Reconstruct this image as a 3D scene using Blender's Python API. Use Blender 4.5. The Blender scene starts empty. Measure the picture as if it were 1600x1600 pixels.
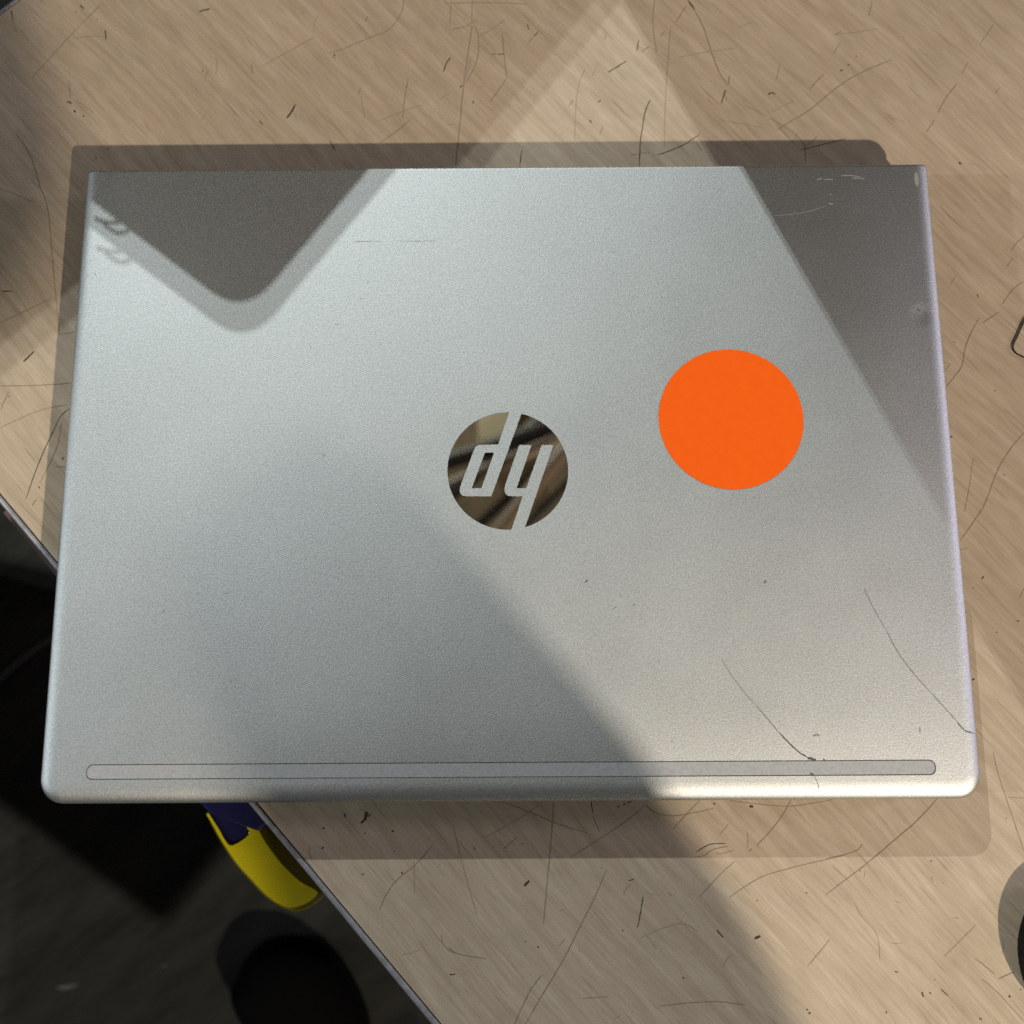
import bpy, bmesh, math, random
import numpy as np
from mathutils import Vector, Matrix
from mathutils.geometry import tessellate_polygon

S = bpy.context.scene
COL = S.collection
random.seed(7)

# ------------------------------------------------------------------ camera
CAM = np.array([0.00255443, -0.10214680, 0.42266804])
EUL = (0.20739327, 0.00433356, -0.00561171)
FPX = 1774.924
cam_d = bpy.data.cameras.new('camera')
cam = bpy.data.objects.new('camera', cam_d); COL.objects.link(cam)
cam.location = CAM; cam.rotation_mode = 'XYZ'; cam.rotation_euler = EUL
cam_d.sensor_width = 36.0; cam_d.lens = FPX / 1600 * 36.0
cam_d.clip_start = 0.01; cam_d.clip_end = 60
cam_d.dof.use_dof = True; cam_d.dof.focus_distance = 0.405; cam_d.dof.aperture_fstop = 11.0
S.camera = cam
ROT = np.array(Matrix.Rotation(EUL[2], 3, 'Z') @ Matrix.Rotation(EUL[1], 3, 'Y') @ Matrix.Rotation(EUL[0], 3, 'X'))

def at(x, y, z=0.0):
    """the point of the horizontal plane at height z that stands at (x, y) of the photograph"""
    d = ROT @ np.array([(x - 800) / FPX, -(y - 800) / FPX, -1.0])
    p = CAM + d * ((z - CAM[2]) / d[2])
    return Vector((float(p[0]), float(p[1]), z))

# ------------------------------------------------------------------ world and lamps
W = bpy.data.worlds.new('World'); S.world = W; W.use_nodes = True
bg = W.node_tree.nodes['Background']
bg.inputs[0].default_value = (1.0, 0.985, 0.91, 1); bg.inputs[1].default_value = 0.080

S.view_settings.view_transform = 'Standard'; S.view_settings.look = 'None'
S.cycles.use_denoising = False; S.cycles.caustics_reflective = False; S.cycles.caustics_refractive = False; S.cycles.sample_clamp_indirect = 1.0
S.view_settings.exposure = 0.0; S.view_settings.gamma = 1.0; S.view_settings.use_curve_mapping = False

def lamp(name, loc, watts, colour, radius):
    l = bpy.data.lights.new(name, 'POINT'); l.energy = watts; l.color = colour; l.shadow_soft_size = radius
    o = bpy.data.objects.new(name, l); COL.objects.link(o); o.location = loc
    return o
LA = Vector((1.44, -2.12, 2.0))          # warm lamp behind the photographer
LB1 = Vector((-0.93, 2.34, 2.12))        # pair of cool lamps beyond the table
LB2 = LB1 + Vector((-0.004, 0.030, 0.0))
LC = Vector((-2.4, -0.24, 1.2))          # weak cool lamp on the left
lamp('warm_lamp', LA, 365, (1.0, 0.885, 0.71), 0.032)
lamp('cool_lamp', LB1, 84, (0.905, 1.0, 0.99), 0.0024)
lamp('cool_lamp.001', LB2, 96, (0.905, 1.0, 0.99), 0.0024)
lamp('left_lamp', LC, 64, (0.86, 0.95, 1.0), 0.02)
lamp('violet_lamp', (2.2, 0.25, 0.75), 44, (0.86, 0.80, 1.0), 0.12)

# ------------------------------------------------------------------ material helpers
def mat(name):
    m = bpy.data.materials.new(name); m.use_nodes = True
    n = m.node_tree.nodes; l = m.node_tree.links
    return m, n, l, n['Principled BSDF']

def plain(name, col, rough=0.5, metal=0.0, spec=0.5, var=0.0, scale=200.0):
    m, n, l, b = mat(name)
    b.inputs['Base Color'].default_value = (*col, 1); b.inputs['Roughness'].default_value = rough
    b.inputs['Metallic'].default_value = metal; b.inputs['Specular IOR Level'].default_value = spec
    if var:
        tc = n.new('ShaderNodeTexCoord'); no = n.new('ShaderNodeTexNoise')
        no.inputs['Scale'].default_value = scale; no.inputs['Detail'].default_value = 4
        l.new(tc.outputs['Object'], no.inputs['Vector'])
        mx = n.new('ShaderNodeMix'); mx.data_type = 'RGBA'
        mx.inputs[6].default_value = (*[c * (1 - var) for c in col], 1)
        mx.inputs[7].default_value = (*[min(1, c * (1 + var)) for c in col], 1)
        l.new(no.outputs[0], mx.inputs[0]); l.new(mx.outputs[2], b.inputs['Base Color'])
        r = n.new('ShaderNodeMapRange'); r.inputs[3].default_value = max(0, rough - 0.12); r.inputs[4].default_value = min(1, rough + 0.12)
        l.new(no.outputs[0], r.inputs[0]); l.new(r.outputs[0], b.inputs['Roughness'])
    return m

def obj(name, verts, faces, material, parent=None, smooth=False):
    me = bpy.data.meshes.new(name)
    me.from_pydata([tuple(v) for v in verts], [], faces); me.update()
    if smooth:
        me.polygons.foreach_set('use_smooth', [True] * len(me.polygons))
    ms = material if isinstance(material, (list, tuple)) else [material]
    for m in ms: me.materials.append(m)
    o = bpy.data.objects.new(name, me); COL.objects.link(o)
    if parent: o.parent = parent
    return o

def empty(name, loc=(0, 0, 0)):
    o = bpy.data.objects.new(name, None); COL.objects.link(o); o.location = loc
    return o

def tag(o, label=None, cat=None, group=None, kind=None):
    if label: o['label'] = label
    if cat: o['category'] = cat
    if group: o['group'] = group
    if kind: o['kind'] = kind
    return o

def prism(poly, z0, z1, holes=()):
    """solid between z0 and z1 over a polygon (list of xy)"""
    n = len(poly)
    v = [(p[0], p[1], z0) for p in poly] + [(p[0], p[1], z1) for p in poly]
    tr = tessellate_polygon([[Vector((p[0], p[1], 0)) for p in poly]])
    f = []
    for a, b, c in tr:
        A, B, C = (Vector(poly[i]).to_2d() for i in (a, b, c))
        if (B - A).cross(C - A) < 0: b, c = c, b
        f.append((a + n, b + n, c + n)); f.append((c, b, a))
    area = sum(poly[i][0] * poly[(i + 1) % n][1] - poly[(i + 1) % n][0] * poly[i][1] for i in range(n))
    for i in range(n):
        j = (i + 1) % n
        f.append((i, j, j + n, i + n) if area > 0 else (j, i, i + n, j + n))
    return v, f

def bevel(o, w, seg=3, angle=0.6):
    m = o.modifiers.new('bevel', 'BEVEL'); m.width = w; m.segments = seg; m.limit_method = 'ANGLE'; m.angle_limit = angle
    return o

def tube(pts, r, sides=8):
    pts = [Vector(p) for p in pts]; v = []; f = []
    rs = r if isinstance(r, (list, tuple)) else [r] * len(pts)
    for i, p in enumerate(pts):
        t = (pts[min(i + 1, len(pts) - 1)] - pts[max(i - 1, 0)]).normalized()
        a = t.orthogonal().normalized() if abs(t.z) > .9 else t.cross(Vector((0, 0, 1))).normalized()
        b = t.cross(a)
        for k in range(sides):
            w = 2 * math.pi * k / sides
            v.append(p + (a * math.cos(w) + b * math.sin(w)) * rs[i])
    for i in range(len(pts) - 1):
        for k in range(sides):
            k2 = (k + 1) % sides
            f.append((i * sides + k, i * sides + k2, (i + 1) * sides + k2, (i + 1) * sides + k))
    f.append(tuple(range(sides))[::-1]); f.append(tuple((len(pts) - 1) * sides + k for k in range(sides)))
    return v, f

def spline(pts, n=6):
    """Catmull-Rom through 2d or 3d points"""
    P = [Vector(p) for p in pts]
    if len(P) < 3: return [P[0].lerp(P[-1], i / n) for i in range(n + 1)]
    out = []
    for i in range(len(P) - 1):
        p0 = P[max(i - 1, 0)]; p1 = P[i]; p2 = P[i + 1]; p3 = P[min(i + 2, len(P) - 1)]
        for k in range(n):
            t = k / n
            out.append(0.5 * ((2 * p1) + (p2 - p0) * t + (2 * p0 - 5 * p1 + 4 * p2 - p3) * t * t + (3 * p1 - p0 - 3 * p2 + p3) * t ** 3))
    return out + [P[-1]]

# ------------------------------------------------------------------ materials
TH = math.atan2(-0.1904, 0.1702)      # direction of the wood grain and of the table's edge

def wood_material():
    m, n, l, b = mat('beech_laminate')
    tc = n.new('ShaderNodeTexCoord')
    rot = n.new('ShaderNodeMapping'); rot.inputs['Rotation'].default_value = (0, 0, -TH)
    l.new(tc.outputs['Object'], rot.inputs['Vector'])
    # a slow wobble so the streaks are not ruler straight
    wob = n.new('ShaderNodeTexNoise'); wob.inputs['Scale'].default_value = 9; wob.inputs['Detail'].default_value = 2
    l.new(rot.outputs[0], wob.inputs['Vector'])
    wsc = n.new('ShaderNodeVectorMath'); wsc.operation = 'MULTIPLY_ADD'
    wsc.inputs[1].default_value = (0, 0.010, 0); wsc.inputs[2].default_value = (0, -0.005, 0)
    l.new(wob.outputs['Color'], wsc.inputs[0])
    wad = n.new('ShaderNodeVectorMath'); wad.operation = 'ADD'
    l.new(rot.outputs[0], wad.inputs[0]); l.new(wsc.outputs[0], wad.inputs[1])
    def streak(sx, sy, scale, detail, rough=0.6):
        mp = n.new('ShaderNodeMapping'); mp.inputs['Scale'].default_value = (sx, sy, 1)
        l.new(wad.outputs[0], mp.inputs['Vector'])
        t = n.new('ShaderNodeTexNoise'); t.inputs['Scale'].default_value = scale; t.inputs['Detail'].default_value = detail
        t.inputs['Roughness'].default_value = rough
        l.new(mp.outputs[0], t.inputs['Vector']); return t.outputs[0]
    def ramp(src, stops):
        r = n.new('ShaderNodeValToRGB'); e = r.color_ramp.elements
        while len(e) < len(stops): e.new(0.5)
        for k, (p, c) in enumerate(stops):
            e[k].position = p; e[k].color = (*c, 1) if isinstance(c, tuple) else (c, c, c, 1)
        l.new(src, r.inputs[0]); return r.outputs[0]
    def mixc(fac, a, bb, mode='MIX'):
        x = n.new('ShaderNodeMix'); x.data_type = 'RGBA'; x.blend_type = mode
        for s, i in ((fac, 0), (a, 6), (bb, 7)):
            if hasattr(s, 'is_linked'): l.new(s, x.inputs[i])
            elif i == 0: x.inputs[0].default_value = s
            else: x.inputs[i].default_value = (*s, 1)
        return x.outputs[2]
    base = ramp(streak(1, 9, 26, 4), [(0.25, (0.43, 0.330, 0.232)), (0.5, (0.50, 0.395, 0.288)), (0.75, (0.575, 0.470, 0.360))])
    fine = ramp(streak(1, 11, 48, 5, 0.6), [(0.32, 0.76), (0.50, 1.0), (0.68, 1.09)])
    c = mixc(0.45, base, fine, 'MULTIPLY')
    c = mixc(0.27, c, ramp(streak(1, 34, 46, 3, 0.6), [(0.34, 0.70), (0.50, 1.0), (0.66, 1.12)]), 'MULTIPLY')
    c = mixc(ramp(streak(1, 22, 40, 2, 0.5), [(0.29, 0.62), (0.345, 0.0)]), c, (0.30, 0.215, 0.14))
    c = mixc(ramp(streak(1, 20, 34, 2, 0.5), [(0.64, 0.0), (0.74, 0.45)]), c, (0.66, 0.54, 0.40))
    big = n.new('ShaderNodeTexNoise'); big.inputs['Scale'].default_value = 11; big.inputs['Detail'].default_value = 5
    l.new(tc.outputs['Object'], big.inputs['Vector'])
    c = mixc(0.6, c, ramp(big.outputs[0], [(0.3, 0.84), (0.7, 1.12)]), 'MULTIPLY')
    smud = n.new('ShaderNodeTexNoise'); smud.inputs['Scale'].default_value = 75; smud.inputs['Detail'].default_value = 6; smud.inputs['Roughness'].default_value = 0.7
    l.new(tc.outputs['Object'], smud.inputs['Vector'])
    c = mixc(0.3, c, ramp(smud.outputs[0], [(0.32, 0.80), (0.5, 1.0), (0.7, 1.06)]), 'MULTIPLY')
    gr = n.new('ShaderNodeTexNoise'); gr.inputs['Scale'].default_value = 1500; gr.inputs['Detail'].default_value = 2
    l.new(tc.outputs['Object'], gr.inputs['Vector'])
    c = mixc(0.3, c, ramp(gr.outputs[0], [(0.3, 0.86), (0.7, 1.12)]), 'MULTIPLY')
    l.new(c, b.inputs['Base Color'])
    b.inputs['Roughness'].default_value = 0.55; b.inputs['Specular IOR Level'].default_value = 0.28
    bp = n.new('ShaderNodeBump'); bp.inputs['Strength'].default_value = 0.12; bp.inputs['Distance'].default_value = 0.0004
    l.new(fine, bp.inputs['Height']); l.new(bp.outputs[0], b.inputs['Normal'])
    return m

def lid_material():
    m, n, l, b = mat('bead_blasted_silver')
    tc = n.new('ShaderNodeTexCoord')
    g1 = n.new('ShaderNodeTexNoise'); g1.inputs['Scale'].default_value = 1500; g1.inputs['Detail'].default_value = 3; g1.inputs['Roughness'].default_value = 0.7
    l.new(tc.outputs['Object'], g1.inputs['Vector'])
    r = n.new('ShaderNodeValToRGB'); e = r.color_ramp.elements
    e[0].position = 0.30; e[0].color = (0.51, 0.525, 0.525, 1); e[1].position = 0.70; e[1].color = (0.75, 0.77, 0.775, 1)
    e2 = e.new(0.80); e2.color = (0.98, 0.98, 0.98, 1)
    l.new(g1.outputs[0], r.inputs[0])
    cloud = n.new('ShaderNodeTexNoise'); cloud.inputs['Scale'].default_value = 22; cloud.inputs['Detail'].default_value = 5
    l.new(tc.outputs['Object'], cloud.inputs['Vector'])
    cr = n.new('ShaderNodeValToRGB'); e = cr.color_ramp.elements
    e[0].position = 0.3; e[0].color = (0.955, 0.955, 0.955, 1); e[1].position = 0.7; e[1].color = (1.01, 1.01, 1.01, 1)
    l.new(cloud.outputs[0], cr.inputs[0])
    mx = n.new('ShaderNodeMix'); mx.data_type = 'RGBA'; mx.blend_type = 'MULTIPLY'; mx.inputs[0].default_value = 1
    l.new(r.outputs[0], mx.inputs[6]); l.new(cr.outputs[0], mx.inputs[7])
    rr = n.new('ShaderNodeMapRange'); rr.inputs[3].default_value = 0.545; rr.inputs[4].default_value = 0.580
    l.new(cloud.outputs[0], rr.inputs[0])
    # fine blasted texture plus the dent by the right-hand edge
    sep = n.new('ShaderNodeVectorMath'); sep.operation = 'DISTANCE'
    dp = at(1440, 491, 0.0199); sep.inputs[1].default_value = dp
    l.new(tc.outputs['Object'], sep.inputs[0])
    dm = n.new('ShaderNodeMapRange'); dm.interpolation_type = 'SMOOTHSTEP'
    dm.inputs[1].default_value = 0.0; dm.inputs[2].default_value = 0.0055; dm.inputs[3].default_value = -0.00016; dm.inputs[4].default_value = 0.0
    l.new(sep.outputs['Value'], dm.inputs[0])
    g2 = n.new('ShaderNodeTexNoise'); g2.inputs['Scale'].default_value = 2100; g2.inputs['Detail'].default_value = 2
    l.new(tc.outputs['Object'], g2.inputs['Vector'])
    ma = n.new('ShaderNodeMath'); ma.operation = 'MULTIPLY_ADD'; ma.inputs[1].default_value = 0.000045
    l.new(g2.outputs[0], ma.inputs[0]); l.new(dm.outputs[0], ma.inputs[2])
    # the sheet is very slightly pillowed towards the front and the sides
    xyz = n.new('ShaderNodeSeparateXYZ'); l.new(tc.outputs['Object'], xyz.inputs[0])
    last = ma.outputs[0]
    for axis, sign, start, k in (('Y', -1, 0.0, 0.075), ('Y', -1, 0.088, 0.75), ('X', -1, 0.10, 0.12), ('X', 1, 0.11, 0.30)):
        a1 = n.new('ShaderNodeMath'); a1.operation = 'MULTIPLY_ADD'; a1.inputs[1].default_value = sign; a1.inputs[2].default_value = -start
        l.new(xyz.outputs[axis], a1.inputs[0])
        a2 = n.new('ShaderNodeMath'); a2.operation = 'MAXIMUM'; a2.inputs[1].default_value = 0.0; l.new(a1.outputs[0], a2.inputs[0])
        a3 = n.new('ShaderNodeMath'); a3.operation = 'MULTIPLY'; l.new(a2.outputs[0], a3.inputs[0]); l.new(a2.outputs[0], a3.inputs[1])
        a4 = n.new('ShaderNodeMath'); a4.operation = 'MULTIPLY_ADD'; a4.inputs[1].default_value = -k
        l.new(a3.outputs[0], a4.inputs[0]); l.new(last, a4.inputs[2]); last = a4.outputs[0]
    bp = n.new('ShaderNodeBump'); bp.inputs['Strength'].default_value = 1.0; bp.inputs['Distance'].default_value = 1.0
    l.new(last, bp.inputs['Height'])
    gl = n.new('ShaderNodeBsdfAnisotropic'); gl.distribution = 'BECKMANN'
    df = n.new('ShaderNodeBsdfDiffuse'); ms = n.new('ShaderNodeMixShader'); ms.inputs[0].default_value = 0.10
    l.new(mx.outputs[2], gl.inputs['Color']); l.new(mx.outputs[2], df.inputs['Color']); l.new(rr.outputs[0], gl.inputs['Roughness'])
    l.new(bp.outputs[0], gl.inputs['Normal']); l.new(bp.outputs[0], df.inputs['Normal'])
    l.new(gl.outputs[0], ms.inputs[1]); l.new(df.outputs[0], ms.inputs[2])
    l.new(ms.outputs[0], n['Material Output'].inputs['Surface']); n.remove(b)
    return m

def floor_material():
    m, n, l, b = mat('dark_floor')
    tc = n.new('ShaderNodeTexCoord')
    r0 = n.new('ShaderNodeMapping'); r0.inputs['Rotation'].default_value = (0, 0, -0.66)
    l.new(tc.outputs['Object'], r0.inputs['Vector'])
    mp = n.new('ShaderNodeMapping'); mp.inputs['Scale'].default_value = (1, 4, 1)
    l.new(r0.outputs[0], mp.inputs['Vector'])
    t = n.new('ShaderNodeTexNoise'); t.inputs['Scale'].default_value = 9; t.inputs['Detail'].default_value = 6; t.inputs['Roughness'].default_value = 0.7
    l.new(mp.outputs[0], t.inputs['Vector'])
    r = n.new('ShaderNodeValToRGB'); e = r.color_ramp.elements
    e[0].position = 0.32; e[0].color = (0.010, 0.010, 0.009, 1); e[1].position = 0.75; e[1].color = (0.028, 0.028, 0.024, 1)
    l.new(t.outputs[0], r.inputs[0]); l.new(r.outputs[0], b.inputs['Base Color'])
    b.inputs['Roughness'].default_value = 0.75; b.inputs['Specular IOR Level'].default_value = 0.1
    return m

M_WOOD = wood_material(); M_LID = lid_material(); M_FLOOR = floor_material()
M_BASE = plain('silver_base', (0.42, 0.43, 0.43), 0.45, 0.7, var=0.06)
M_MIRROR = plain('polished_logo', (0.76, 0.71, 0.60), 0.012, 1.0)
M_STRIP = plain('antenna_window_grey', (0.52, 0.525, 0.535), 0.55, 0.7, var=0.04, scale=900)
M_ORANGE = plain('orange_sticker', (0.88, 0.116, 0.004), 0.6, 0, 0.15, var=0.05, scale=260)
M_GAP = plain('dark_seam', (0.02, 0.02, 0.02), 0.7)
M_EDGE = plain('scuffed_edge_trim', (0.36, 0.355, 0.38), 0.30, 0.25, var=0.55, scale=330)
M_RAIL = plain('red_brown_rail', (0.17, 0.105, 0.095), 0.6, var=0.2)
M_STEEL = plain('leg_steel', (0.06, 0.06, 0.065), 0.5, 0.6)
M_MARK = [plain('mark_dark', (0.07, 0.056, 0.044), 0.8, 0, 0.1), plain('mark_brown', (0.285, 0.215, 0.148), 0.8, 0, 0.1), plain('mark_faint', (0.345, 0.265, 0.185), 0.8, 0, 0.1)]
M_YELLOW = plain('yellow_plastic', (0.64, 0.52, 0.006), 0.10, 0, 0.5, var=0.08, scale=90)
M_NAVY = plain('navy_plastic', (0.006, 0.007, 0.055), 0.25, 0, 0.5)
M_BLACK = plain('black_rubber', (0.003, 0.003, 0.003), 0.95, 0, 0.02)
M_BLACKGLOSS = plain('black_gloss', (0.005, 0.005, 0.006), 0.5, 0, 0.1)
M_RIM = plain('pale_rim', (0.62, 0.64, 0.65), 0.35, 0.1)
M_WIRE = plain('black_wire', (0.012, 0.010, 0.010), 0.4)
M_CORD = plain('pale_cord', (0.045, 0.038, 0.031), 0.8)
M_SHADE = plain('shadow_caster_dark', (0.05, 0.045, 0.04), 0.8)  # finish of the unseen boards added as shadow casters
M_CEIL = [plain('ceiling_beige', (0.62, 0.53, 0.36), 0.7, var=0.15, scale=6), plain('ceiling_brown', (0.15, 0.115, 0.075), 0.6, var=0.4, scale=14), plain('pipe_dark', (0.035, 0.03, 0.025), 0.5), plain('pipe_brown', (0.16, 0.115, 0.08), 0.45)]

# ------------------------------------------------------------------ the setting: floor and overhead
FZ = -0.72
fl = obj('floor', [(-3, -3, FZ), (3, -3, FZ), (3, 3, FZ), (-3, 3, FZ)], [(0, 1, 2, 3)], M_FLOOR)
tag(fl, kind='structure')
def scuff(pts, w, z):
    P = [at(x, y, z) for x, y in pts]; v = []; f = []
    for i, p in enumerate(P):
        t = (P[min(i + 1, len(P) - 1)] - P[max(i - 1, 0)]).normalized(); s = Vector((-t.y, t.x, 0)) * w * (0.35 if i in (0, len(P) - 1) else 1)
        v += [p + s, p - s]
        if i: f.append((2 * i - 2, 2 * i - 1, 2 * i + 1, 2 * i))
    return v, f
v, f = scuff([(88, 1543), (103, 1543), (122, 1538)], 0.0022, FZ + 0.001)
obj('scuff_mark', v, f, plain('scuff_grey', (0.06, 0.06, 0.054), 0.8), fl)
v, f = scuff([(250, 1510), (262, 1508)], 0.002, FZ + 0.001)
obj('scuff_mark', v, f, plain('scuff_grey', (0.045, 0.045, 0.04), 0.8), fl)

# overhead boards and pipes: they are seen only as the reflection in the polished logo
v, f = prism([(-1.0, -0.5), (1.2, -0.5), (1.2, 2.0), (-1.0, 2.0)], 2.70, 2.74)
ceil = tag(obj('ceiling', v, f, M_CEIL[1]), kind='structure')
v, f = prism([(-0.10, 0.74), (-0.012, 0.74), (-0.012, 1.3), (-0.10, 1.3)], 2.64, 2.70)
obj('panel', v, f, M_CEIL[0], ceil)
def ceil_pipe(c, ang, r, m, z=2.55, bend=0.0):
    d = Vector((math.cos(ang), math.sin(ang), 0)); nrm = Vector((-d.y, d.x, 0))
    pts = [Vector((c[0], c[1], z)) + d * s + nrm * bend * math.sin(s * 6) for s in np.linspace(-0.9, 0.9, 25)]
    v, f = tube(pts, r, 12); obj('pipe', v, f, m, ceil, True)
ceil_pipe((0.0, 0.705), 0.62, 0.018, M_CEIL[2], bend=0.02)
ceil_pipe((-0.02, 0.655), 0.50, 0.020, M_CEIL[3], bend=-0.015)
ceil_pipe((0.02, 0.60), 0.66, 0.014, M_CEIL[2], 2.60, 0.02)
ceil_pipe((0.02, 0.53), 0.74, 0.022, M_CEIL[3], 2.50, 0.03)
ceil_pipe((0.04, 0.49), 0.80, 0.013, M_CEIL[2], 2.58, 0.0)
ceil_pipe((0.08, 0.745), 0.30, 0.024, M_CEIL[2], 2.55, 0.01)

# ------------------------------------------------------------------ workbench
E0 = at(0, 770); E1 = at(690, 1600)
d1 = (E1 - E0).normalized(); n1 = Vector((-d1.y, d1.x, 0))       # n1 points into the table
if n1.x < 0: n1 = -n1
K = at(3, 22)                                                    # a point of the other edge
sK = (K - E0).dot(d1)                                            # along-edge position of that edge
LEN, DEP = 1.45, 0.80
def tp(s, t, z=0.0):                                             # s along the edge, t into the table
    p = E0 + d1 * (sK + s) + n1 * t
    return Vector((p.x, p.y, z))
table = empty('workbench', tp(0, 0, FZ))
tag(table, 'scratched light beech workbench top with grey edge trim under the laptop', 'table')
table_inv = Vector((-table.location.x, -table.location.y, -table.location.z))
def tpart(name, v, f, m, smooth=False, parent=None):
    o = obj(name, [Vector(q) + table_inv for q in v], f, m, parent or table, smooth)
    return o
G = 0.0005; TW = 0.0020
top_poly = [tp(s, t).to_2d() for s, t in ((0, 0), (LEN, 0), (LEN, DEP), (0, DEP))]
v, f = prism(top_poly, -0.028, 0.0)
top = obj('table_top', v, f, M_WOOD, None); top.parent = table; top.location = table_inv
# edge trim: dark seam then a rounded strip, on the two edges in view and the far ones
def trim(a, b, out, name):
    prof = [(G, -0.0006), (G, 0.0001), (G + 0.0006, 0.0004), (G + 0.0014, 0.00015), (G + 0.0021, -0.0006), (G + TW, -0.0018), (G + TW + 0.0004, -0.004), (G + TW + 0.0004, -0.029), (G, -0.029)]
    v = []; f = []; n = 60
    for i in range(n + 1):
        p = a.lerp(b, i / n); jt = random.uniform(-0.00012, 0.00012)
        for (o_, z) in prof: v.append(p + out * (o_ + (jt if o_ > G else 0)) + Vector((0, 0, z)))
    k = len(prof)
    for i in range(n):
        for j in range(k):
            j2 = (j + 1) % k
            f.append((i * k + j, i * k + j2, (i + 1) * k + j2, (i + 1) * k + j))
    f.append(tuple(range(k))); f.append(tuple(n * k + j for j in range(k))[::-1])
    o = tpart(name, v, f, M_EDGE, True)
    bm = bmesh.new(); bm.from_mesh(o.data); bmesh.ops.recalc_face_normals(bm, faces=bm.faces); bm.to_mesh(o.data); bm.free()
    s = out * G
    vv = [a + Vector((0, 0, -.0012)), b + Vector((0, 0, -.0012)), b + s + Vector((0, 0, -.0012)), a + s + Vector((0, 0, -.0012))]
    tpart('seam', vv, [(0, 1, 2, 3)], M_GAP)
trim(tp(0, 0), tp(LEN, 0), -n1, 'edge_trim')
trim(tp(0, 0), tp(0, DEP), -d1, 'edge_trim')
# red-brown rail under the left edge
ra = at(5, 801, -0.034); rb = at(141, 964, -0.034)
rw = n1 * 0.02
v = [ra, rb, rb + rw, ra + rw]; v = [q + Vector((0, 0, -.012)) for q in v] + v
rail = tpart('rail', v, [(3, 2, 1, 0), (4, 5, 6, 7), (0, 1, 5, 4), (1, 2, 6, 5), (2, 3, 7, 6), (3, 0, 4, 7)], M_RAIL)
for s, t in ((0.12, 0.10), (LEN - 0.1, 0.10), (LEN - 0.1, DEP - 0.1), (0.12, DEP - 0.1)):
    q = [tp(s + a, t + b).to_2d() for a, b in ((-.02, -.02), (.02, -.02), (.02, .02), (-.02, .02))]
    v, f = prism(q, FZ, -0.028); tpart('leg', v, f, M_STEEL)

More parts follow.
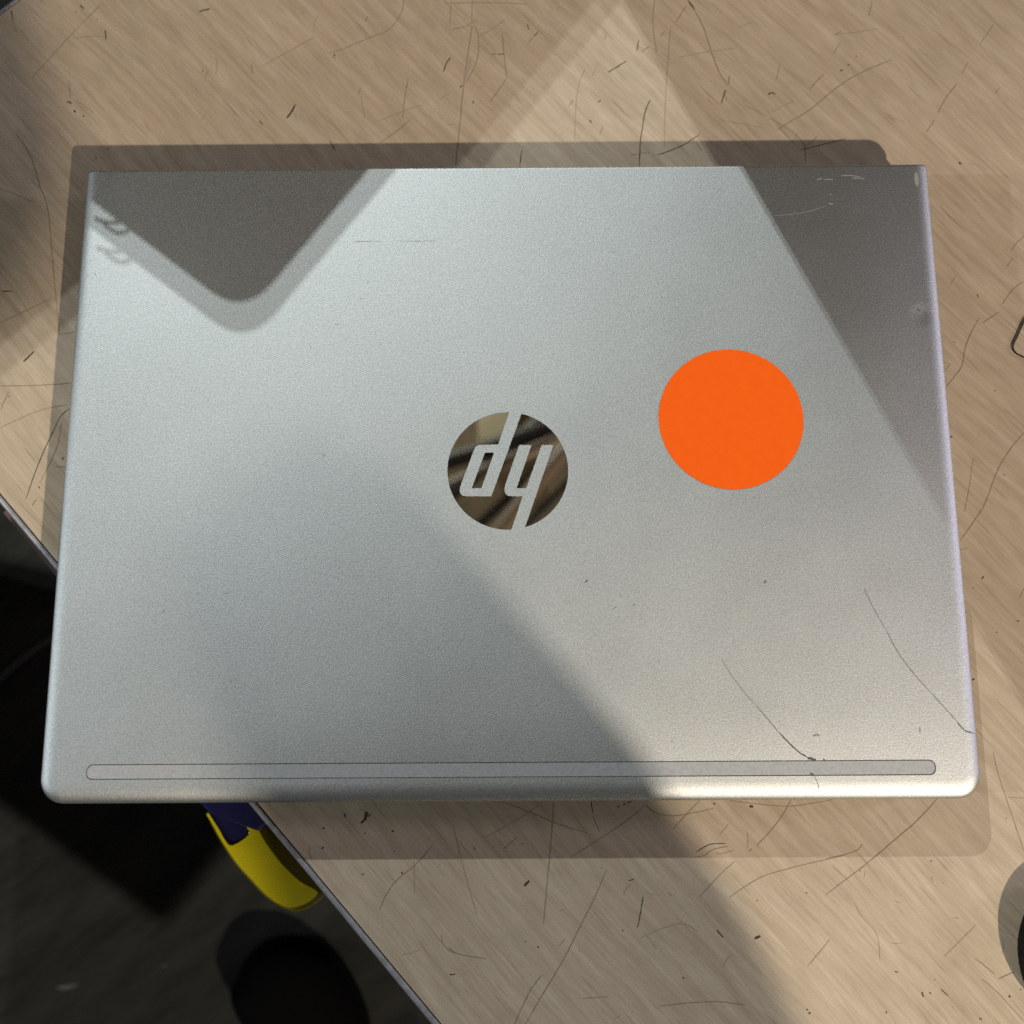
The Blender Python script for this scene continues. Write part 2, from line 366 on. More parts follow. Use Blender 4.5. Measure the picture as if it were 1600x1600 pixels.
# scratches, pen strokes and specks in the top (photograph positions on the table plane)
D_, B_, F_ = 0, 1, 2
MARKS = [
 (D_,3.4,(311,18),(319,16),(328,14)),(D_,2.2,(164,47),(165,55),(166,62)),(D_,1.8,(17,16),(20,30)),(F_,1.4,(20,30),(22,40),(26,50)),
 (D_,3,(104,160),(108,159),(111,163)),(D_,3.2,(115,172),(119,176)),(D_,2.6,(130,180),(131,183)),(B_,1.2,(107,128),(109,142),(110,155)),
 (B_,1.2,(115,158),(130,164),(147,177)),(B_,1.5,(24,208),(40,230),(52,255),(62,290),(74,324),(79,370),(82,408),(87,460),(92,522)),
 (B_,1.2,(92,522),(105,521),(118,518)),(F_,2,(160,5),(110,55),(50,122)),(F_,1.5,(115,60),(140,57),(165,57)),(B_,1.4,(392,100),(394,108),(394,117)),
 (D_,2.5,(125,8),(131,14)),(B_,2.5,(151,29),(153,31)),(D_,2.5,(149,246),(151,248)),(D_,2.0,(167,232),(169,234)),
 (B_,1.5,(631,0),(628,18),(618,35),(605,48),(585,56),(560,66),(535,77),(515,83)),(F_,1.4,(494,57),(455,78),(410,103)),(D_,2.2,(522,84),(523,90)),
 (B_,1.8,(575,25),(571,33)),(D_,2.2,(704,90),(697,100),(693,112)),(D_,3.2,(461,163),(457,172),(448,185)),(F_,1.2,(460,178),(465,190)),
 (B_,1.7,(738,40),(735,60),(725,130),(718,200),(712,260)),(F_,1.2,(738,0),(737,35)),(F_,1.2,(705,0),(703,40)),(B_,1.5,(695,5),(750,4),(800,5),(825,7)),
 (B_,1.5,(706,46),(725,42),(738,35),(745,32)),(B_,1.2,(740,35),(748,60),(745,95),(728,130)),(F_,1.3,(790,30),(770,45),(750,55)),
 (B_,1.3,(785,53),(788,90),(792,122)),(B_,1.3,(792,122),(778,142),(765,160)),(D_,2,(768,84),(775,85)),(D_,2,(778,85),(788,84)),
 (B_,1.2,(638,122),(633,150),(629,185)),(B_,1.4,(642,186),(620,205),(593,223)),(F_,1.3,(590,190),(640,170),(660,165)),(D_,1.5,(515,220),(519,227),(524,235)),
 (D_,1.6,(405,188),(411,196)),(D_,2.2,(722,133),(719,137)),(D_,1.6,(740,157),(739,162)),(B_,1.2,(563,138),(560,148)),(F_,1.1,(564,150),(570,185)),
 (D_,1.5,(824,37),(825,42),(826,46)),(D_,1.7,(841,50),(834,57)),(B_,1.6,(832,59),(825,68)),(B_,1.3,(1023,0),(1020,30),(1024,70),(1027,82)),(B_,1.4,(1073,8),(1056,35)),
 (D_,3.4,(1075,0),(1085,15)),(B_,2.2,(1085,15),(1100,45),(1112,82),(1125,115),(1136,130)),(B_,2.2,(1138,132),(1140,118)),(D_,2.4,(1134,140),(1127,162)),
 (D_,2.0,(979,95),(965,104),(950,113)),(D_,1.8,(998,62),(995,80)),(B_,1.6,(1015,72),(1003,80)),(D_,2.0,(1016,156),(1008,175),(1003,205),(1000,230),(999,260)),
 (D_,1.6,(1093,210),(1070,225),(1048,235),(1027,242)),(B_,1.2,(1015,238),(985,242)),(F_,1.3,(1048,40),(1045,80),(1040,150),(1038,230)),
 (F_,1.2,(914,108),(905,130),(900,165),(898,220)),(B_,1.4,(942,198),(937,210)),(D_,1.8,(815,235),(812,260)),(D_,2,(935,159),(939,157)),(D_,2.2,(922,187),(924,192)),
 (B_,1.5,(896,156),(888,167)),(B_,1.4,(1088,222),(1097,235)),(F_,1.3,(1060,90),(1100,82),(1150,75)),(F_,1.2,(1125,187),(1160,194),(1195,200)),(B_,1.3,(1165,165),(1200,182)),
 (B_,1.3,(1040,48),(1032,57)),(D_,2.6,(1200,148),(1206,145),(1212,147)),(B_,1.8,(1394,93),(1365,105),(1330,122),(1300,143),(1265,172),(1235,190),(1213,204)),
 (B_,1.8,(1200,184),(1230,200),(1255,223),(1258,240),(1259,254)),(B_,1.6,(1278,213),(1260,228)),(D_,1.7,(1252,234),(1280,227),(1322,217)),(B_,1.1,(1306,54),(1340,50),(1372,45)),
 (B_,1.5,(1303,55),(1315,49)),(B_,1.5,(1288,115),(1275,128),(1265,140)),(D_,3.2,(1313,110),(1317,110)),(D_,2.2,(1325,102),(1327,100)),(D_,2.2,(1337,88),(1339,88)),
 (F_,1.4,(1313,66),(1303,83)),(B_,1.4,(1495,132),(1480,150),(1465,177)),(B_,1.4,(1460,187),(1448,206)),(B_,1.0,(1553,38),(1532,68)),(B_,1.1,(1512,98),(1503,115)),
 (D_,4.4,(1499,253),(1501,257)),(B_,1.2,(1363,0),(1358,25)),(F_,1.3,(1219,100),(1213,125)),(F_,1.4,(1240,158),(1205,175)),(F_,1.3,(1562,137),(1555,147)),
 (B_,1.8,(1530,497),(1515,525),(1507,550),(1503,572),(1490,590),(1475,608)),(B_,1.6,(1600,440),(1583,452),(1570,470),(1567,475)),(B_,1.4,(1562,487),(1550,495),(1535,505)),
 (B_,1.2,(1600,370),(1590,378),(1580,392)),(B_,1.1,(1583,403),(1573,417)),(D_,2.2,(1527,460),(1529,465)),(F_,1.3,(1494,430),(1485,445)),(B_,1.6,(1488,533),(1494,536)),(F_,1.3,(1485,568),(1475,582)),
 (B_,1.7,(1600,676),(1580,700),(1563,727),(1552,752),(1545,772),(1535,795),(1518,820),(1500,845)),(F_,1.3,(1521,715),(1513,770),(1507,800)),(D_,3.2,(1485,683),(1488,682)),(D_,2.2,(1568,742),(1570,742)),
 (D_,2.6,(1537,900),(1534,905)),(D_,2.2,(1520,919),(1522,919)),(B_,1.2,(1600,920),(1593,935)),(D_,2.0,(1553,610),(1556,611)),(F_,1.3,(1498,860),(1512,856)),
 (B_,1.4,(1552,1175),(1560,1210),(1575,1255),(1590,1300),(1600,1330)),(D_,2.4,(1523,1060),(1519,1063)),(D_,2.2,(1589,971),(1592,970)),(D_,2.0,(1556,988),(1558,988)),(F_,1.3,(1575,1246),(1600,1247)),
 (D_,5.5,(573,1268),(571,1276),(569,1283)),(D_,4,(564,1286),(568,1283)),(D_,3,(576,1276),(578,1272)),(D_,2,(537,1270),(540,1277)),(D_,3,(504,1295),(507,1293)),(D_,3.2,(612,1299),(615,1299)),(D_,3,(502,1325),(506,1325)),(B_,2.5,(614,1330),(616,1330)),(D_,2.2,(569,1302),(571,1302)),
 (B_,1.4,(675,1322),(650,1350),(620,1375),(602,1400),(593,1423)),(D_,2.6,(627,1363),(629,1365)),(D_,2.4,(565,1366),(568,1366)),(D_,2.8,(544,1422),(551,1420)),(B_,1.4,(690,1460),(692,1475),(705,1487),(720,1491)),(F_,1.2,(647,1345),(648,1395)),
 (B_,1.7,(865,1250),(862,1300),(858,1345),(853,1400),(849,1445)),(B_,1.5,(948,1358),(930,1400),(905,1450),(880,1500),(850,1550),(820,1602)),(B_,1.5,(847,1523),(830,1545),(815,1575),(803,1602)),
 (B_,1.5,(780,1251),(830,1270),(870,1287),(917,1301)),(F_,1.4,(842,1258),(800,1285),(755,1310)),(B_,1.4,(808,1308),(786,1327)),(B_,1.5,(1008,1258),(975,1285),(930,1315),(895,1337)),(D_,1.6,(923,1250),(926,1270)),(F_,1.4,(926,1275),(937,1300)),
 (D_,4.2,(819,1384),(823,1380),(827,1376)),(D_,3,(840,1481),(842,1479)),(D_,2,(820,1471),(822,1471)),(D_,2.5,(972,1454),(974,1454)),(D_,2.0,(1005,1401),(1001,1425),(996,1450)),(B_,1.4,(700,1480),(715,1490),(740,1495),(760,1498)),
 (F_,1.4,(708,1290),(720,1340),(735,1395),(745,1430)),(B_,1.3,(950,1558),(940,1558),(910,1560)),(D_,1.9,(982,1376),(990,1374)),(D_,2.2,(703,1523),(712,1522)),(D_,2,(965,1261),(968,1259)),(D_,2,(973,1258),(977,1256)),(D_,1.8,(980,1254),(987,1252)),(F_,1.2,(883,1467),(873,1478)),(D_,1.6,(741,1323),(742,1328)),
 (B_,1.5,(1008,1258),(1025,1270),(1050,1275),(1085,1270),(1115,1263)),(B_,1.3,(1094,1250),(1052,1295)),(D_,5,(1171,1261),(1177,1260)),(D_,3,(1115,1257),(1117,1255)),(B_,1.3,(1140,1251),(1190,1257),(1230,1260),(1265,1256),(1300,1250)),
 (B_,1.7,(1236,1250),(1215,1285),(1183,1321)),(B_,1.5,(1175,1326),(1170,1331)),(D_,1.5,(1134,1318),(1108,1320),(1088,1332)),(B_,1.7,(1138,1323),(1115,1327),(1100,1337),(1085,1340)),(F_,1.4,(1138,1288),(1125,1304)),(F_,1.4,(1168,1300),(1169,1325)),
 (B_,1.4,(1148,1346),(1130,1362),(1108,1385),(1093,1402)),(B_,1.6,(1320,1337),(1260,1350),(1215,1362),(1190,1370),(1160,1388),(1140,1402)),(D_,2.5,(1120,1453),(1130,1465)),(D_,3.8,(1179,1467),(1188,1462)),(B_,1.3,(1043,1394),(1050,1400)),
 (D_,3,(1067,1527),(1069,1529)),(D_,3.6,(1264,1582),(1266,1584)),(D_,2.4,(1260,1577),(1263,1578)),(B_,1.5,(1030,1572),(1075,1567),(1120,1565),(1166,1570)),(F_,1.4,(1000,1465),(1060,1443),(1090,1455)),(F_,1.5,(1297,1468),(1262,1510)),(D_,2,(1182,1407),(1184,1407)),(D_,2,(1260,1394),(1261,1396)),
 (B_,1.8,(1466,1247),(1430,1285),(1395,1315),(1360,1345),(1325,1372),(1290,1398)),(B_,1.6,(1348,1319),(1340,1328),(1320,1335),(1290,1342)),(B_,1.7,(1523,1497),(1540,1510),(1555,1523)),(B_,1.7,(1585,1518),(1560,1530)),(B_,1.7,(1535,1530),(1560,1552),(1602,1598)),
 (D_,4.4,(1576,1557),(1579,1557)),(D_,3,(1594,1546),(1596,1546)),(D_,3,(1440,1550),(1443,1558)),(D_,2.4,(1452,1551),(1455,1553)),(D_,1.6,(1470,1545),(1481,1556)),(D_,2.4,(1385,1580),(1385,1584)),(D_,2.4,(1530,1590),(1534,1594)),(D_,1.9,(1398,1518),(1403,1519)),
 (F_,1.4,(1338,1415),(1345,1430),(1370,1460),(1375,1500)),(D_,2.4,(1454,1345),(1456,1346)),(B_,1.3,(1456,1370),(1457,1377)),(F_,1.5,(1525,1445),(1475,1495)),
 (B_,1.6,(0,295),(20,302),(52,316)),(D_,2.8,(82,407),(83,409)),(D_,2.4,(3,455),(20,455)),(B_,1.4,(0,505),(35,488),(80,466)),(D_,3,(36,565),(45,557),(53,549)),(B_,1.7,(0,603),(60,602),(114,598)),(B_,1.7,(14,612),(5,630),(2,640)),(D_,2.6,(13,620),(15,619)),
 (D_,1.5,(110,637),(95,650),(85,670),(62,720),(40,780)),(B_,1.2,(96,660),(88,700),(62,755)),(F_,1.3,(0,668),(60,642),(104,632)),(D_,2.5,(97,718),(99,714)),(B_,1.6,(86,729),(105,730)),(B_,1.6,(57,780),(50,790)),(D_,2.2,(60,760),(62,763)),
]
rn = random.Random(11)
for k in range(95):      # many small ones nobody could point at
    x = rn.uniform(0, 1600); y = rn.choice((rn.uniform(0, 260), rn.uniform(1250, 1600), rn.uniform(0, 1600)))
    if rn.random() < 0.40:
        MARKS.append((rn.choice((B_, B_, D_)), rn.uniform(1.2, 2.2), (x, y), (x + rn.uniform(-2, 2), y + rn.uniform(-2, 2))))
    else:
        a = rn.uniform(0, math.pi); L = rn.uniform(5, 32); bnd = rn.uniform(-.25, .25)
        MARKS.append((F_, rn.uniform(0.7, 1.15), (x, y), (x + L * .5 * math.cos(a), y + L * .5 * math.sin(a)), (x + L * math.cos(a + bnd), y + L * math.sin(a + bnd))))

def mark_mesh(marks, z, off, keep=None, rnd=random.Random(3)):
    v = []; f = []; mi = []; zz = z
    for (mt, w, *pts) in marks:
        zz = z + rnd.random() * 0.00002
        P = spline([at(x, y, zz) for x, y in pts], 5)
        if keep and not all(keep(p) for p in P): continue
        hw = w * 0.5 * 0.0002; b0 = len(v); n = len(P)
        for i, p in enumerate(P):
            t = (P[min(i + 1, n - 1)] - P[max(i - 1, 0)])
            t = t.normalized() if t.length > 0 else Vector((1, 0, 0))
            s = Vector((-t.y, t.x, 0)); e = i / (n - 1)
            ww = hw * (0.35 + 0.65 * min(1, 6 * min(e, 1 - e) + .2)) * rnd.uniform(0.65, 1.2)
            jit = s * rnd.uniform(-.18, .18) * hw * 2
            v += [p + s * ww + jit + off, p - s * ww + jit + off]
            if i: f.append((b0 + 2 * i - 2, b0 + 2 * i - 1, b0 + 2 * i + 1, b0 + 2 * i)); mi.append(mt)
    return v, f, mi
keep_table = lambda p: (p - tp(0, 0)).dot(n1) > 0.001 and (p - tp(0, 0)).dot(d1) > 0.001
v, f, mi = mark_mesh(MARKS, 0.00005, table_inv, keep_table)
sm = obj('scratch_marks', v, f, M_MARK, table); tag(sm, kind='stuff')
sm.data.polygons.foreach_set('material_index', mi)

# ------------------------------------------------------------------ laptop
LW, LD, LT = 0.324, 0.2379, 0.0199
laptop = empty('laptop', (0, 0, 0))
tag(laptop, 'closed silver laptop with polished round emblem lying on the workbench', 'laptop')
def outline(d, side=1.0, front=1.0, rear=1.0, rf=0.0085, rr=0.0016, seg=10):
    x = LW / 2 + 0.0014 - d * side; y0 = -LD / 2 - 0.0002 + d * front; y1 = LD / 2 + 0.0009 - d * rear
    rf = max(rf - d * max(side, front), 0.0012); rr = max(rr - d * rear, 0.0004); P = []
    for cx, cy, r, a0 in ((x - rf, y0 + rf, rf, -90), (x - rr, y1 - rr, rr, 0), (-x + rr, y1 - rr, rr, 90), (-x + rf, y0 + rf, rf, 180)):
        for k in range(seg + 1):
            a = math.radians(a0 + 90 * k / seg); P.append((cx + r * math.cos(a), cy + r * math.sin(a)))
    return P
def rrect(x0, x1, y0, y1, r, seg=6):
    P = []
    for cx, cy, a0 in ((x1 - r, y0 + r, -90), (x1 - r, y1 - r, 0), (x0 + r, y1 - r, 90), (x0 + r, y0 + r, 180)):
        for k in range(seg + 1):
            a = math.radians(a0 + 90 * k / seg); P.append((cx + r * math.cos(a), cy + r * math.sin(a)))
    return P
slot = rrect(at(134, 1203, LT).x, at(1463, 1203, LT).x, at(800, 1215, LT).y, at(800, 1190.5, LT).y, 0.0023)
RINGS = [(9.2, 0), (8.8, 0), (7.4, .035), (6.0, .13), (4.6, .33), (3.2, .70), (2.0, 1.18), (1.1, 1.68), (.45, 2.25), (.1, 2.85), (0, 3.4), (0, 5.4), (.3, 5.9), (3.5, 6.2)]
v = []; f = []
rings = [outline(d * 1e-3, 0.64, 0.70, 0.20) for d, h in RINGS]; nv = len(rings[0])
for (d, h), R in zip(RINGS, rings): v += [(x, y, LT - h * 1e-3) for x, y in R]
for i in range(len(RINGS) - 1):
    for k in range(nv):
        k2 = (k + 1) % nv
        f.append((i * nv + k, (i + 1) * nv + k, (i + 1) * nv + k2, i * nv + k2))
b0 = len(v); v += [(x, y, LT) for x, y in slot]
tri = tessellate_polygon([[Vector((*p, 0)) for p in rings[0]], [Vector((*p, 0)) for p in slot]])
flat = rings[0] + slot
idx = lambda i: i if i < nv else b0 + i - nv
for a, b, c in tri:
    A, B, C = (Vector(flat[i]) for i in (a, b, c))
    if (B - A).cross(C - A) < 0: b, c = c, b
    f.append((idx(a), idx(b), idx(c)))
f.append(tuple((len(RINGS) - 1) * nv + k for k in range(nv))[::-1])
lid = obj('lid', v, f, M_LID, laptop, True)
# antenna window: a shallow recess with bevelled walls
ns = len(slot); cx = sum(p[0] for p in slot) / ns; cy = sum(p[1] for p in slot) / ns
ins = rrect(slot[0][0] * 0 + at(134, 1203, LT).x + 0.00026, at(1463, 1203, LT).x - 0.00026, at(800, 1215, LT).y + 0.00026, at(800, 1190.5, LT).y - 0.00026, 0.0021)
v = [(x, y, LT) for x, y in slot] + [(x, y, LT - 0.00060) for x, y in ins]
f = [(k, (k + 1) % ns, ns + (k + 1) % ns, ns + k) for k in range(ns)]
obj('recess_edge', v, f, M_LID, lid)
v, f = prism(ins, LT - 0.0014, LT - 0.00058)
obj('recess_floor', v, f, plain('recess_grey', (0.55, 0.55, 0.56), 0.6), lid)
ins2 = rrect(at(134, 1203, LT).x + 0.00040, at(1463, 1203, LT).x - 0.00040, at(800, 1215, LT).y + 0.00036, at(800, 1190.5, LT).y - 0.00036, 0.0020)
v, f = prism(ins2, LT - 0.0012, LT - 0.00022)
obj('antenna_strip', v, f, M_STRIP, laptop)
# base, rear hinge cover and feet
brings = [(2.2, 13.2), (1.2, 12.6), (1.0, 9.0), (2.2, 5.0), (7.0, 2.2), (16.0, 1.6)]
v = []; f = []; R0 = [outline(d * 1e-3, 1.0, 1.0, 1.2) for d, z in brings]
for (d, z), R in zip(brings, R0): v += [(x, y, z * 1e-3) for x, y in R]
for i in range(len(brings) - 1):
    for k in range(nv):
        k2 = (k + 1) % nv; f.append((i * nv + k, (i + 1) * nv + k, (i + 1) * nv + k2, i * nv + k2))
f.append(tuple(range(nv))); f.append(tuple((len(brings) - 1) * nv + k for k in range(nv))[::-1])
obj('base', v, f, M_BASE, laptop, True)
v, f = prism([(-.13, .098), (.13, .098), (.13, .1135), (-.13, .1135)], 0.0125, 0.0142)
obj('hinge_cover', v, f, M_GAP, laptop)
for fx, fy in ((-.13, -.09), (.13, -.09), (.13, .09), (-.13, .09)):
    v, f = prism([(fx + .009 * math.cos(a * .5236), fy + .005 * math.sin(a * .5236)) for a in range(12)], 0.0, 0.0017)
    obj('rubber_foot', v, f, M_BLACK, laptop)

# emblem: polished disc pierced by two slanted letters (read upside down)
def lp(cx, cy):
    p = at(650 + cx / 5.3333, 600 + cy / 5.3333, LT); return (p.x, p.y)
def arc(a0, a1, n=40):
    return [(765 + 503 * math.cos(math.radians(a0 + (a1 - a0) * i / n)), 725 + 489 * math.sin(math.radians(a0 + (a1 - a0) * i / n))) for i in range(n + 1)]
def ang(x, y): return math.degrees(math.atan2((y - 725) / 489, (x - 765) / 503))
def corner(a, c, b, n=5):
    A, Cc, B_2 = Vector(a), Vector(c), Vector(b)
    return [tuple(A.lerp(Cc, t).lerp(Cc.lerp(B_2, t), t)) for t in (i / n for i in range(n + 1))]
em = [(685, 503)] + corner((540, 508), (502, 508), (485, 545)) + corner((368, 855), (348, 935), (420, 936)) + [(628, 936)]
em += arc(ang(880, 245), ang(908, 1190), 60)
em += [(1145, 508), (1047, 508), (918, 868), (838, 868), (963, 508), (860, 508)] + corner((745, 835), (715, 935), (795, 936)) + [(888, 936)]
em += arc(ang(795, 1212), 360 + ang(775, 235), 60)
emblem = empty('emblem', (0, 0, LT)); emblem.parent = laptop
def plate(name, poly, m, parent, h=0.00006):
    v, f = prism([lp(*p) for p in poly], -0.0003, h); o = obj(name, v, f, m, parent); return o
plate('emblem_disc', em, M_MIRROR, emblem)
plate('emblem_letter_opening', [(575, 572), (650, 572), (545, 868), (465, 868)], M_MIRROR, emblem)

# marks on the lid
LIDM = [plain('lid_scratch_dark', (0.10, 0.10, 0.105), 0.5, 0.3), plain('lid_scratch_grey', (0.40, 0.405, 0.41), 0.45, 0.7), plain('lid_scuff_white', (0.42, 0.41, 0.39), 0.6, 0.3)]
LM = [(1,1.4,(1128,1030),(1140,1050),(1160,1078),(1182,1103)),(1,2.2,(1182,1103),(1200,1124),(1216,1143)),(0,2.4,(1216,1143),(1232,1160),(1246,1173),(1262,1184)),(0,4.2,(1262,1184),(1268,1186),(1275,1187)),(0,2,(1286,1186),(1289,1187)),
 (1,1.2,(1350,918),(1365,950),(1385,985)),(1,1.9,(1385,985),(1405,1022),(1430,1055),(1455,1083)),(1,1.9,(1455,1083),(1480,1110),(1495,1127)),(0,1.8,(1495,1127),(1504,1138),(1511,1143),(1524,1146)),
 (0,2.0,(914,911),(918,906)),(2,2.4,(919,908),(922,905)),(0,2.2,(1194,911),(1198,906)),(1,2.6,(1270,1150),(1276,1148),(1281,1150)),(1,2.2,(1437,1136),(1438,1146)),
 (0,1.8,(1266,1209),(1272,1210)),(1,1.3,(1272,1212),(1277,1222),(1280,1232)),
 (2,2.6,(1276,281),(1285,278)),(2,2.0,(1288,281),(1296,280),(1302,280)),(2,2.2,(1314,275),(1328,274),(1345,277)),(2,2.0,(1330,278),(1352,279)),(2,2.4,(1296,303),(1299,304)),(2,2.8,(1294,318),(1302,319)),
 (2,1.1,(1208,337),(1235,335),(1265,330),(1292,321)),(2,2.6,(1441,344),(1442,346)),
 (1,1.0,(552,379),(562,377),(595,377)),(1,1.0,(620,377),(682,376)),(0,1.4,(1433,482),(1436,485),(1439,486)),(1,3,(1446,489),(1451,494)),(1,2,(1432,388),(1434,389)),(1,1.5,(450,383),(453,381))]
rn = random.Random(5)
for k in range(46):
    x = rn.uniform(110, 1480); y = rn.uniform(280, 1180); a = rn.uniform(0, 3.14); L = rn.uniform(1.5, 9)
    LM.append((rn.choice((1, 2)), rn.uniform(.7, 1.4), (x, y), (x + L * math.cos(a), y + L * math.sin(a))))
v, f, mi = mark_mesh(LM, LT + 0.00004, Vector((0, 0, 0)), lambda p: (p.xy - Vector((0.082, 0.017))).length > .029 and p.xy.length > .023)
lm = obj('lid_scratches', v, f, LIDM, laptop); tag(lm, kind='stuff'); lm.data.polygons.foreach_set('material_index', mi)
e = at(1432, 280, LT)
v, f = prism([(e.x + .0008 * math.cos(a * .5236), e.y + .0030 * math.sin(a * .5236)) for a in range(12)], LT - .0004, LT + .00003)
obj('pale_spot', v, f, plain('worn_spot', (0.62, 0.61, 0.58), 0.5, 0.6), laptop)

# ------------------------------------------------------------------ sticker
sc = at(1142, 654, LT); SR = (at(1255, 654, LT).x - at(1029, 654, LT).x) / 2
v, f = prism([(SR * math.cos(a * math.pi / 60), SR * 1.005 * math.sin(a * math.pi / 60)) for a in range(120)], 0.00003, 0.00022)
st = obj('round_sticker', v, f, M_ORANGE); st.location = sc
tag(st, 'plain bright orange round sticker on the silver laptop lid', 'sticker')

# ------------------------------------------------------------------ yellow and navy clamp under the table edge
CZ = -0.075
cl = empty('clamp', at(400, 1330, CZ - .03)); tag(cl, 'yellow and navy plastic clamp hanging below the bench edge under the laptop', 'clamp')
cinv = -cl.location
top_out = [(326, 1270), (334, 1283), (343, 1297), (352, 1313), (363, 1321), (389, 1304), (383, 1288), (384, 1278), (391, 1276), (398, 1285), (410, 1308), (426, 1332), (446, 1356), (470, 1378), (492, 1390), (496, 1397), (482, 1410), (458, 1418), (436, 1412), (415, 1397), (395, 1376), (372, 1351), (354, 1325), (342, 1306), (330, 1284), (323, 1273)]
low_out = [(326, 1268), (334, 1280), (345, 1293), (356, 1305), (366, 1314), (392, 1298), (398, 1268), (410, 1262), (425, 1270), (440, 1290), (452, 1308), (470, 1330), (484, 1350), (502, 1370), (510, 1388), (502, 1404), (486, 1416), (464, 1424), (438, 1416), (415, 1401), (394, 1379), (371, 1354), (352, 1327), (340, 1307), (328, 1284), (322, 1272)]
top_out = [tuple(p) for p in spline([Vector(p) for p in top_out + top_out[:1]], 3)[:-1]]
low_out = [tuple(p) for p in spline([Vector(p) for p in low_out + low_out[:1]], 3)[:-1]]
nT = len(top_out)
v = [at(x, y, CZ) for x, y in top_out]
v += [at(x, y, CZ - 0.022) for x, y in low_out] + [at(x, y, CZ - 0.040) for x, y in low_out]
tri = tessellate_polygon([[Vector((p.x, p.y, 0)) for p in v[:nT]]])
f = []
for a, b, c in tri:
    A, B, C = v[a].xy, v[b].xy, v[c].xy
    f.append((a, b, c) if (B - A).cross(C - A) > 0 else (a, c, b))
for lv in (0, 1):
    for k in range(nT):
        k2 = (k + 1) % nT; f.append((lv * nT + k, lv * nT + k2, (lv + 1) * nT + k2, (lv + 1) * nT + k))
f += [tuple(2 * nT + i for i in t) for t in f[:len(tri)]]
yb = obj('shell', [q + cinv for q in v], f, M_YELLOW, cl)
bm = bmesh.new(); bm.from_mesh(yb.data); bmesh.ops.recalc_face_normals(bm, faces=bm.faces); bm.to_mesh(yb.data); bm.free()
yb.data.polygons.foreach_set('use_smooth', [True] * len(yb.data.polygons))
bevel(yb, 0.0034, 5, 0.35)
nb = [(285, 1205), (345, 1190), (396, 1296), (388, 1304), (363, 1321), (354, 1315)]
v, f = prism([at(x, y, CZ).to_2d() for x, y in nb], CZ - 0.036, CZ - 0.0015)
nv_ = obj('handle', [Vector(q) + cinv for q in v], f, M_NAVY, cl); bevel(nv_, 0.0012, 3)
v, f = prism([at(x, y, CZ).to_2d() for x, y in ((325, 1215), (385, 1200), (476, 1262), (442, 1288), (372, 1262))], CZ - 0.036, -0.0288)
jw = obj('jaw', [Vector(q) + cinv for q in v], f, M_NAVY, cl); bevel(jw, 0.0015, 2)

# ------------------------------------------------------------------ things on the table at the right
pc = at(1692, 1492, 0.0); 
cap = empty('round_tin', pc); tag(cap, 'black round tin with pale rim cut off at the right edge', 'tin')
def lathe(prof, sx=1.0, sy=1.0, n=64, caps=True):
    v = []; f = []
    for r, z in prof:
        for k in range(n):
            a = 2 * math.pi * k / n; v.append((r * sx * math.cos(a), r * sy * math.sin(a), z))
    for i in range(len(prof) - 1):
        for k in range(n):
            k2 = (k + 1) % n; f.append((i * n + k, i * n + k2, (i + 1) * n + k2, (i + 1) * n + k))
    if caps: f.append(tuple(range(n))[::-1]); f.append(tuple((len(prof) - 1) * n + k for k in range(n)))
    return v, f
v, f = lathe([(.0225, 0), (.0232, .001), (.0232, .008), (.0228, .0095), (.0216, .0103), (.012, .0115), (.002, .0118)], 1.0, 1.12)
obj('body', v, f, M_BLACKGLOSS, cap, True)
v, f = lathe([(.0230, .0066), (.02345, .0070), (.0236, .0078), (.0234, .0086), (.0229, .0090)], 1.0, 1.12, caps=False)
obj('rim', v, f, M_RIM, cap, True)

wp = spline([at(x, y, 0.0006) for x, y in ((1622, 466), (1600, 503), (1590, 525), (1583, 541), (1587, 551), (1597, 557), (1620, 566), (1650, 560))], 6)
v, f = tube(wp, 0.0003, 8); w_ = obj('wire', v, f, M_WIRE, None, True); tag(w_, 'thin black bent wire lying on the bench at the right edge', 'wire')

# ------------------------------------------------------------------ things on the floor
cp = spline([at(x, y, FZ + .004) for x, y in ((-120, 1150), (-40, 1092), (0, 1060), (40, 1026), (90, 992), (160, 960), (260, 930))], 5)
v, f = tube(cp, 0.0035, 8); c_ = obj('cable', v, f, M_CORD, None, True); tag(c_, 'pale thin cable on the dark floor left of the laptop', 'cable')
# dark shoe
so = [(352, 1545), (345, 1562), (352, 1590), (372, 1625), (420, 1680), (500, 1720), (560, 1690), (560, 1600), (520, 1520), (480, 1488), (440, 1478), (400, 1484), (370, 1510)]
so = [at(x, y, FZ + .06) for x, y in so]
ctr = sum(so, Vector()) / len(so); sh = empty('shoe', (ctr.x, ctr.y, FZ)); tag(sh, 'black rounded shoe on the dark floor below the bench edge', 'shoe')
def shoe_part(name, levels, m):
    v = []; f = []; n = len(so) * 3; lo = spline(so + [so[0]], 3)[:-1]; n = len(lo)
    for sc_, z in levels:
        v += [Vector(((p.x - ctr.x) * sc_, (p.y - ctr.y) * sc_, z)) for p in lo]
    for i in range(len(levels) - 1):
        for k in range(n):
            k2 = (k + 1) % n; f.append((i * n + k, i * n + k2, (i + 1) * n + k2, (i + 1) * n + k))
    f.append(tuple(range(n))[::-1]); f.append(tuple((len(levels) - 1) * n + k for k in range(n)))
    o = obj(name, v, f, m, sh, True)
    bm = bmesh.new(); bm.from_mesh(o.data); bmesh.ops.recalc_face_normals(bm, faces=bm.faces); bm.to_mesh(o.data); bm.free()
shoe_part('sole', [(.98, 0), (1.02, .004), (1.02, .018), (.99, .022)], M_BLACK)
shoe_part('upper', [(.97, .022), (.98, .028), (.93, .040), (.80, .050), (.55, .058), (.25, .062)], M_BLACK)

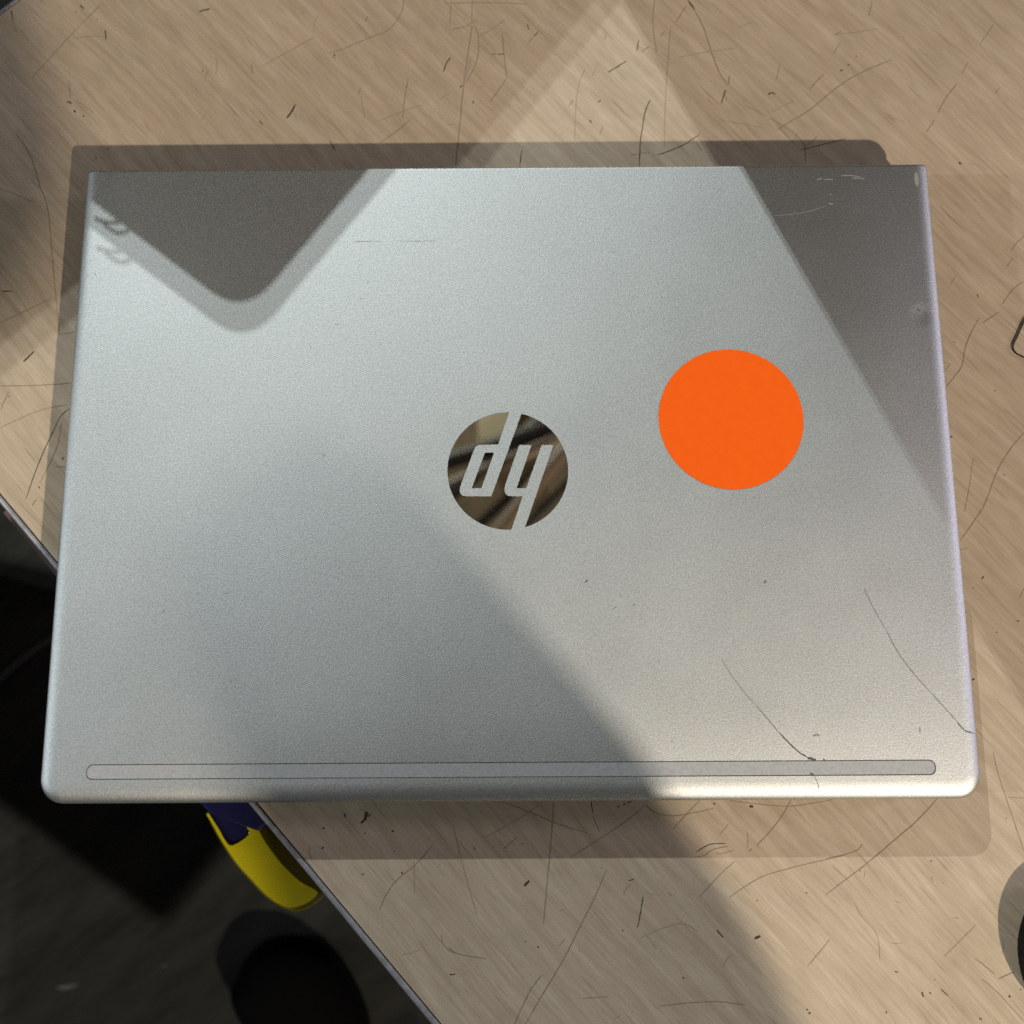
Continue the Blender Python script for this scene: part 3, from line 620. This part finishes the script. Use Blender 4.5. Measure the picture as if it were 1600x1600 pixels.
# ------------------------------------------------------------------ unseen boards added to cast shadows across the scene
def shade(name, poly, lamp_loc, zb, label, thick=0.006, plane=LT):
    """poly: (xy on the lid plane, height of the board there)"""
    P = []
    for q in poly:
        p = Vector((q[0], q[1], plane)); z = q[2] if len(q) > 2 else zb
        P.append(p + (lamp_loc - p) * ((z - plane) / (lamp_loc.z - plane)))
    n = len(P); tri = tessellate_polygon([[Vector((p.x, p.y, 0)) for p in P]])
    base = P[0].copy(); v = [p - base for p in P] + [p - base + Vector((0, 0, thick)) for p in P]
    f = [tuple(i + n for i in t) for t in tri] + [t[::-1] for t in tri] + [(k, (k + 1) % n, (k + 1) % n + n, k + n) for k in range(n)]
    o = obj(name, v, f, M_SHADE); o.location = base
    bm = bmesh.new(); bm.from_mesh(o.data); bmesh.ops.recalc_face_normals(bm, faces=bm.faces); bm.to_mesh(o.data); bm.free()
    tag(o, label, 'board'); return o
def rnd(a, c, b, r, n=8):
    """rounded corner of radius-like length r at c"""
    A, Cc, B2 = Vector(a), Vector(c), Vector(b)
    p = Cc + (A - Cc).normalized() * r; q = Cc + (B2 - Cc).normalized() * r
    return [tuple(p.lerp(Cc, t).lerp(Cc.lerp(q, t), t)) for t in (i / n for i in range(n + 1))]
lid_xy = lambda x, y: tuple(at(x, y, LT).xy)
ZB = 0.62
# unseen boards added and shaped to cast the top-left wedge and right-hand edge
s1a, s1b, s1c = lid_xy(160, 301), lid_xy(367, 458), lid_xy(548, 265)
def ext(a, b, L): a, b = Vector(a), Vector(b); return tuple(b + (b - a).normalized() * L)
n_left = ext(s1b, s1a, 0.018); n_right = tuple(Vector(ext(s1b, s1c, 0.175)) + Vector((-0.010, 0.006)))
s2a, s2c = lid_xy(1163, 262), lid_xy(1478, 810)
n_right2 = ext(s2c, s2a, 0.19)
l_tip = (n_left[0] - 0.058, n_left[1] - 0.052)
poly = [(-0.60, 0.10)] + rnd((-0.60, 0.10), l_tip, n_left, 0.02) + [n_left] + rnd(s1a, s1b, s1c, 0.016) + [n_right, (n_right[0], 0.60), (-0.60, 0.60)]
tooth_caster = shade('added_toothed_board', poly, LB1, ZB, 'unseen added board with pointed teeth beyond the table that shades the top left of the lid')
poly2 = [n_right2, s2a] + rnd(s2a, ext(s2a, s2c, 0.14), (0.55, -0.10), 0.03) + [(0.55, -0.10), (0.60, 0.60), (n_right2[0], 0.60)]
shade('added_shade_board', poly2, LB1, 0.32, 'unseen added board beyond the table that shades the right end of the lid')
# unseen wire loops added to cast thin arc shadows on the lid
for pts in (((148, 341), (160, 346), (178, 348), (195, 344), (203, 335)), ((163, 351), (175, 360), (188, 364), (200, 360), (206, 349), (200, 340))):
    lo = [Vector((*p, LT)) for p in spline([Vector(lid_xy(*p)) for p in pts], 4)]
    lo = [p + (LB1 - p) * ((ZB - LT) / (LB1.z - LT)) for p in lo]
    v, f = tube([p - tooth_caster.location for p in lo], 0.00045, 6); obj('added_shadow_wire', v, f, M_WIRE, tooth_caster, True)
# unseen board added on the photographer's side to shade the lower lid
s3a, s3b = lid_xy(640, 770), lid_xy(1012, 1192)
poly3 = [(*s3a, 0.34), (*lid_xy(480, 690), 0.5), (*lid_xy(290, 850), 0.62), (*lid_xy(290, 1010), 0.66), (*lid_xy(385, 1200), 0.66), (*lid_xy(520, 1600), 0.66), (*lid_xy(700, 2100), 0.6), (*lid_xy(1500, 2050), 0.34), (*lid_xy(1262, 1560), 0.34), (*s3b, 0.34)]
shade('added_shade_board', poly3, LA, 0.42, 'unseen added board on the near side that shades the lower left of the lid')

# unseen board added high on the near right: dims the left strip of the table
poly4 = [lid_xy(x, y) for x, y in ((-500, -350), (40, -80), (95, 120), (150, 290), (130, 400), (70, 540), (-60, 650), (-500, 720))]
shade('added_shade_board', poly4, LA, 0.62, 'unseen added board high on the near side that dims the left strip of the table')
# and unseen boards added to shade the floor under the laptop's corner
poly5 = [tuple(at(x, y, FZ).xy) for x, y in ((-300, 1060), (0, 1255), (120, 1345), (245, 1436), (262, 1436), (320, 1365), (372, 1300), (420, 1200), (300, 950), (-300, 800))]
shade('added_shade_board', poly5, LA, -0.15, 'unseen added board over the near side that shades the floor left of the bench', plane=FZ)
shade('added_shade_board', poly5, LC, -0.30, 'unseen added board low on the left that shades the floor beside the bench', plane=FZ)
shade('added_shade_board', poly5, LB1, 0.30, 'unseen added board beyond the table that shades the floor at the far left', plane=FZ)
